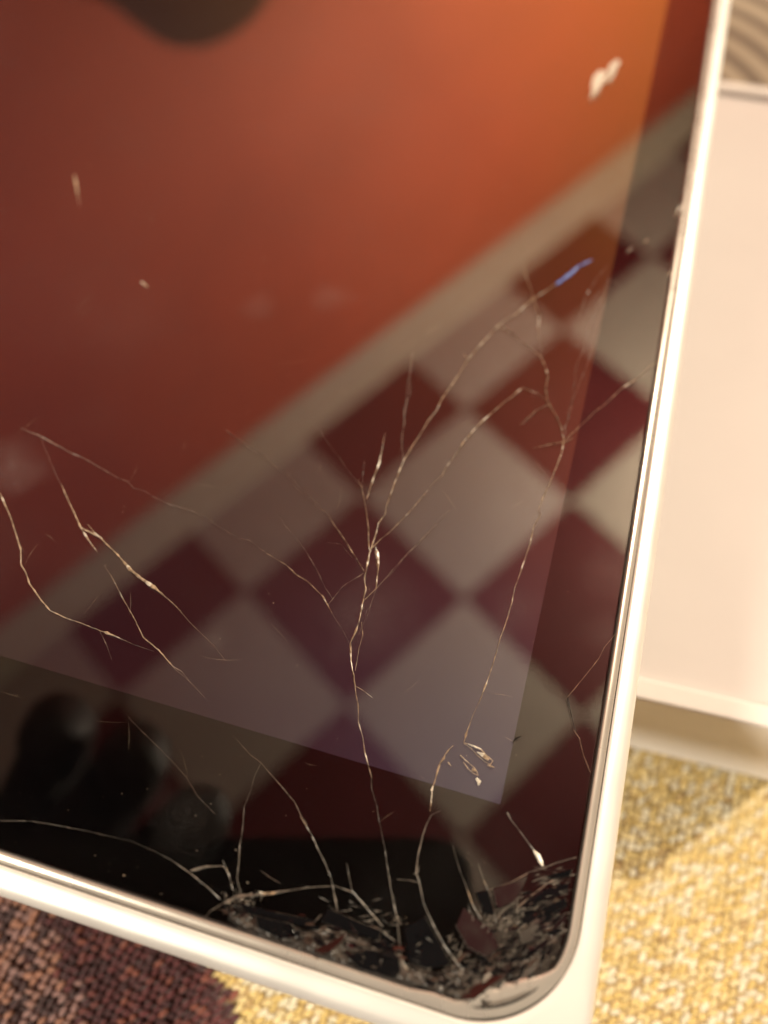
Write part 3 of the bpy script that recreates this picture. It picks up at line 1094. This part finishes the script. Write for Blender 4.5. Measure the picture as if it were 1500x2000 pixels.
for px, py, r in ((670, 765, .14), (534, 1178, .13), (1028, 572, .12), (712, 1129, .12), (240, 1000, .09), (580, 1300, .08), (238, 1550, .12), (242, 1710, .13), (498, 1362, .08), (1000, 930, .08), (206, 1104, .11), (430, 1248, .12), (470, 1085, .07)):
    p = plane_pt(px, py)
    dust.append((p.x, p.y, 0.03, r * 0.8))
tag(crumbs('dust_specks', dust, FRACT), kind='stuff')

sc_v, sc_f = [], []
for _ in range(46):
    c = plane_pt(random.uniform(0, 1280), random.uniform(250, 1600))
    a, L_, w_ = random.uniform(0, 6.28), random.uniform(1.0, 5.0), random.uniform(0.006, 0.014)
    t_, sd = Vector((math.cos(a), math.sin(a), 0)), Vector((-math.sin(a), math.cos(a), 0))
    bow = random.uniform(-0.12, 0.12) * L_
    if not (GX0 < c.x < GX1 - 3):
        continue
    o_ = len(sc_v)
    for k in range(5):
        u = k / 4 - 0.5
        q = c + t_ * (L_ * u) + sd * (bow * (0.25 - u * u) * 2)
        ww = w_ * (1 - abs(u) * 1.6)
        sc_v += [q - sd * ww + Vector((0, 0, 0.001)), q + Vector((0, 0, 0.008)), q + sd * ww + Vector((0, 0, 0.001))]
        if k:
            e = o_ + 3 * (k - 1)
            sc_f += [(e, e + 1, e + 4, e + 3), (e + 1, e + 2, e + 5, e + 4)]
tag(put(mesh_obj('fine_scratches', sc_v, sc_f, FRACT), glass), kind='stuff')

# ------------------------------------------------------------------ the phone that takes the picture (seen mirrored)
UPV = -DOWN
PM = Matrix((RIGHT, UPV, -FWD)).transposed().to_4x4()
PM.translation = CAM * S
phone = empty('phone')
phone.matrix_world = PM
tag(phone, 'black phone held sideways above the screen, mirrored darkly in the lower glass', 'phone')


def rrect(x0, x1, y0, y1, r, n_=6):
    out = []
    for cx, cy, a0 in ((x1 - r, y0 + r, -90), (x1 - r, y1 - r, 0), (x0 + r, y1 - r, 90), (x0 + r, y0 + r, 180)):
        for k in range(n_ + 1):
            a = math.radians(a0 + 90 * k / n_)
            out.append((cx + r * math.cos(a), cy + r * math.sin(a)))
    return out


def prism(name, pts, z0, z1, mat, parent):
    n_ = len(pts)
    vs_ = [(x, y, z0) for x, y in pts] + [(x, y, z1) for x, y in pts]
    fs_ = [tuple(reversed(range(n_))), tuple(range(n_, 2 * n_))] + [(a, (a + 1) % n_, n_ + (a + 1) % n_, n_ + a) for a in range(n_)]
    o = mesh_obj(name, vs_, fs_, mat)
    o.parent = parent
    return o


PX0, PX1, PY0, PY1 = -132, 22, -38, 44
prism('back_cover', rrect(PX0 + 1, PX1 - 1, PY0 + 1, PY1 - 1, 8), 1.2, 3.0, PHONE_BLACK, phone)
prism('frame', rrect(PX0, PX1, PY0, PY1, 9), 3.0, 9.0, PHONE_RIM, phone)

# the hand gripping the far end of the phone (one continuous skinned surface)
hv, he, hr = [], [], []


def hchain(pts, start=None):
    prev = start
    for (x, y, z, r) in pts:
        hv.append((x * S, y * S, z * S))
        hr.append(r * S)
        if prev is not None:
            he.append((prev, len(hv) - 1))
        prev = len(hv) - 1
    return prev


hchain([(-150, -70, 75, 27)])
wr = hchain([(-138, -30, 60, 24)], 0)
pal = hchain([(-114, 18, 44, 23)], wr)
for pts in ([(-106, 58, 32, 12), (-98, 88, 16, 11.5), (-92, 84, -2, 10.5), (-89, 62, -8, 9)],
            [(-92, 52, 30, 12), (-73, 78, 14, 11), (-67, 72, -2, 10), (-64, 52, -8, 9)],
            [(-78, 38, 28, 11), (-50, 57, 13, 9.5), (-45, 51, -1, 8.5), (-44, 38, -7, 8)],
            [(-124, 52, 34, 11), (-128, 80, 20, 10), (-124, 78, 0, 9), (-120, 58, -8, 8)],
            [(-112, -26, 34, 13), (-98, -38, 20, 11), (-86, -34, 14, 9)]):
    hchain(pts, pal)
hm = bpy.data.meshes.new('hand')
hm.from_pydata(hv, he, [])
hand = bpy.data.objects.new('hand', hm)
COL.objects.link(hand)
hand.matrix_world = PM
sk = hand.modifiers.new('skin', 'SKIN')
for k, sv in enumerate(hm.skin_vertices[0].data):
    sv.radius = (hr[k], hr[k])
    sv.use_root = (k == 0)
sb = hand.modifiers.new('sub', 'SUBSURF')
sb.levels = sb.render_levels = 2
hm.materials.append(SKIN)
tag(hand, 'hand with curled fingers holding the phone, a dark mirrored blur at lower left', 'hand')

# ------------------------------------------------------------------ a dark chair back before the red wall (seen mirrored)
def mirror_pt(px, py, v):
    """point mirrored at (px, py) that lies in the upright plane v tiles from the wall line"""
    d = RIGHT * ((px - 750) / F_PX) + DOWN * ((py - 1000) / F_PX) + FWD
    d = Vector((d.x, d.y, -d.z))
    o = wpt(0, v)
    t = (o - MIR).dot(V) / d.dot(V)
    return MIR + d * t


chair = empty('chair')
cpx = [(185, -120), (205, 0), (255, 40), (310, 80), (345, 92), (400, 92), (450, 72), (495, 38), (530, -10), (560, -120)]
front = [mirror_pt(x, y, 0.45) for x, y in cpx]
low = [p.copy() for p in (front[-1], front[0])]
for p in low:
    p.z = 350
ctr = front + low
n_ = len(ctr)
cvs = [p for p in ctr] + [p - V * 70 for p in ctr]
cfs = [tuple(range(n_)), tuple(reversed(range(n_, 2 * n_)))] + [(a, n_ + a, n_ + (a + 1) % n_, (a + 1) % n_) for a in range(n_)]
cb = mesh_obj('backrest', cvs, cfs, CHAIR, chair)
seat_c = (low[0] + low[1]) / 2
hw = (low[0] - low[1]).length / 2
along = U.copy(); along.z = 0; along.normalize()
out = V.copy(); out.z = 0; out.normalize()
st = [seat_c + along * (sx * hw) + out * sy + Vector((0, 0, sz)) for sz in (-90, 0) for sx, sy in ((-1, 0), (1, 0), (1, 420), (-1, 420))]
mesh_obj('seat', st, [(3, 2, 1, 0), (4, 5, 6, 7), (0, 1, 5, 4), (1, 2, 6, 5), (2, 3, 7, 6), (3, 0, 4, 7)], CHAIR, chair)
for sx, sy in ((-.9, 20), (.9, 20), (.9, 400), (-.9, 400)):
    b_ = seat_c + along * (sx * hw) + out * sy
    q = [b_ + along * dx + out * dy + Vector((0, 0, -90 if top else -63 - seat_c.z)) for top in (0, 1) for dx, dy in ((-18, -18), (18, -18), (18, 18), (-18, 18))]
    mesh_obj('leg', q, [(3, 2, 1, 0), (4, 5, 6, 7), (0, 1, 5, 4), (1, 2, 6, 5), (2, 3, 7, 6), (3, 0, 4, 7)], CHAIR, chair)
tag(chair, 'dark high backed chair before the red wall, mirrored at the top of the screen', 'chair')
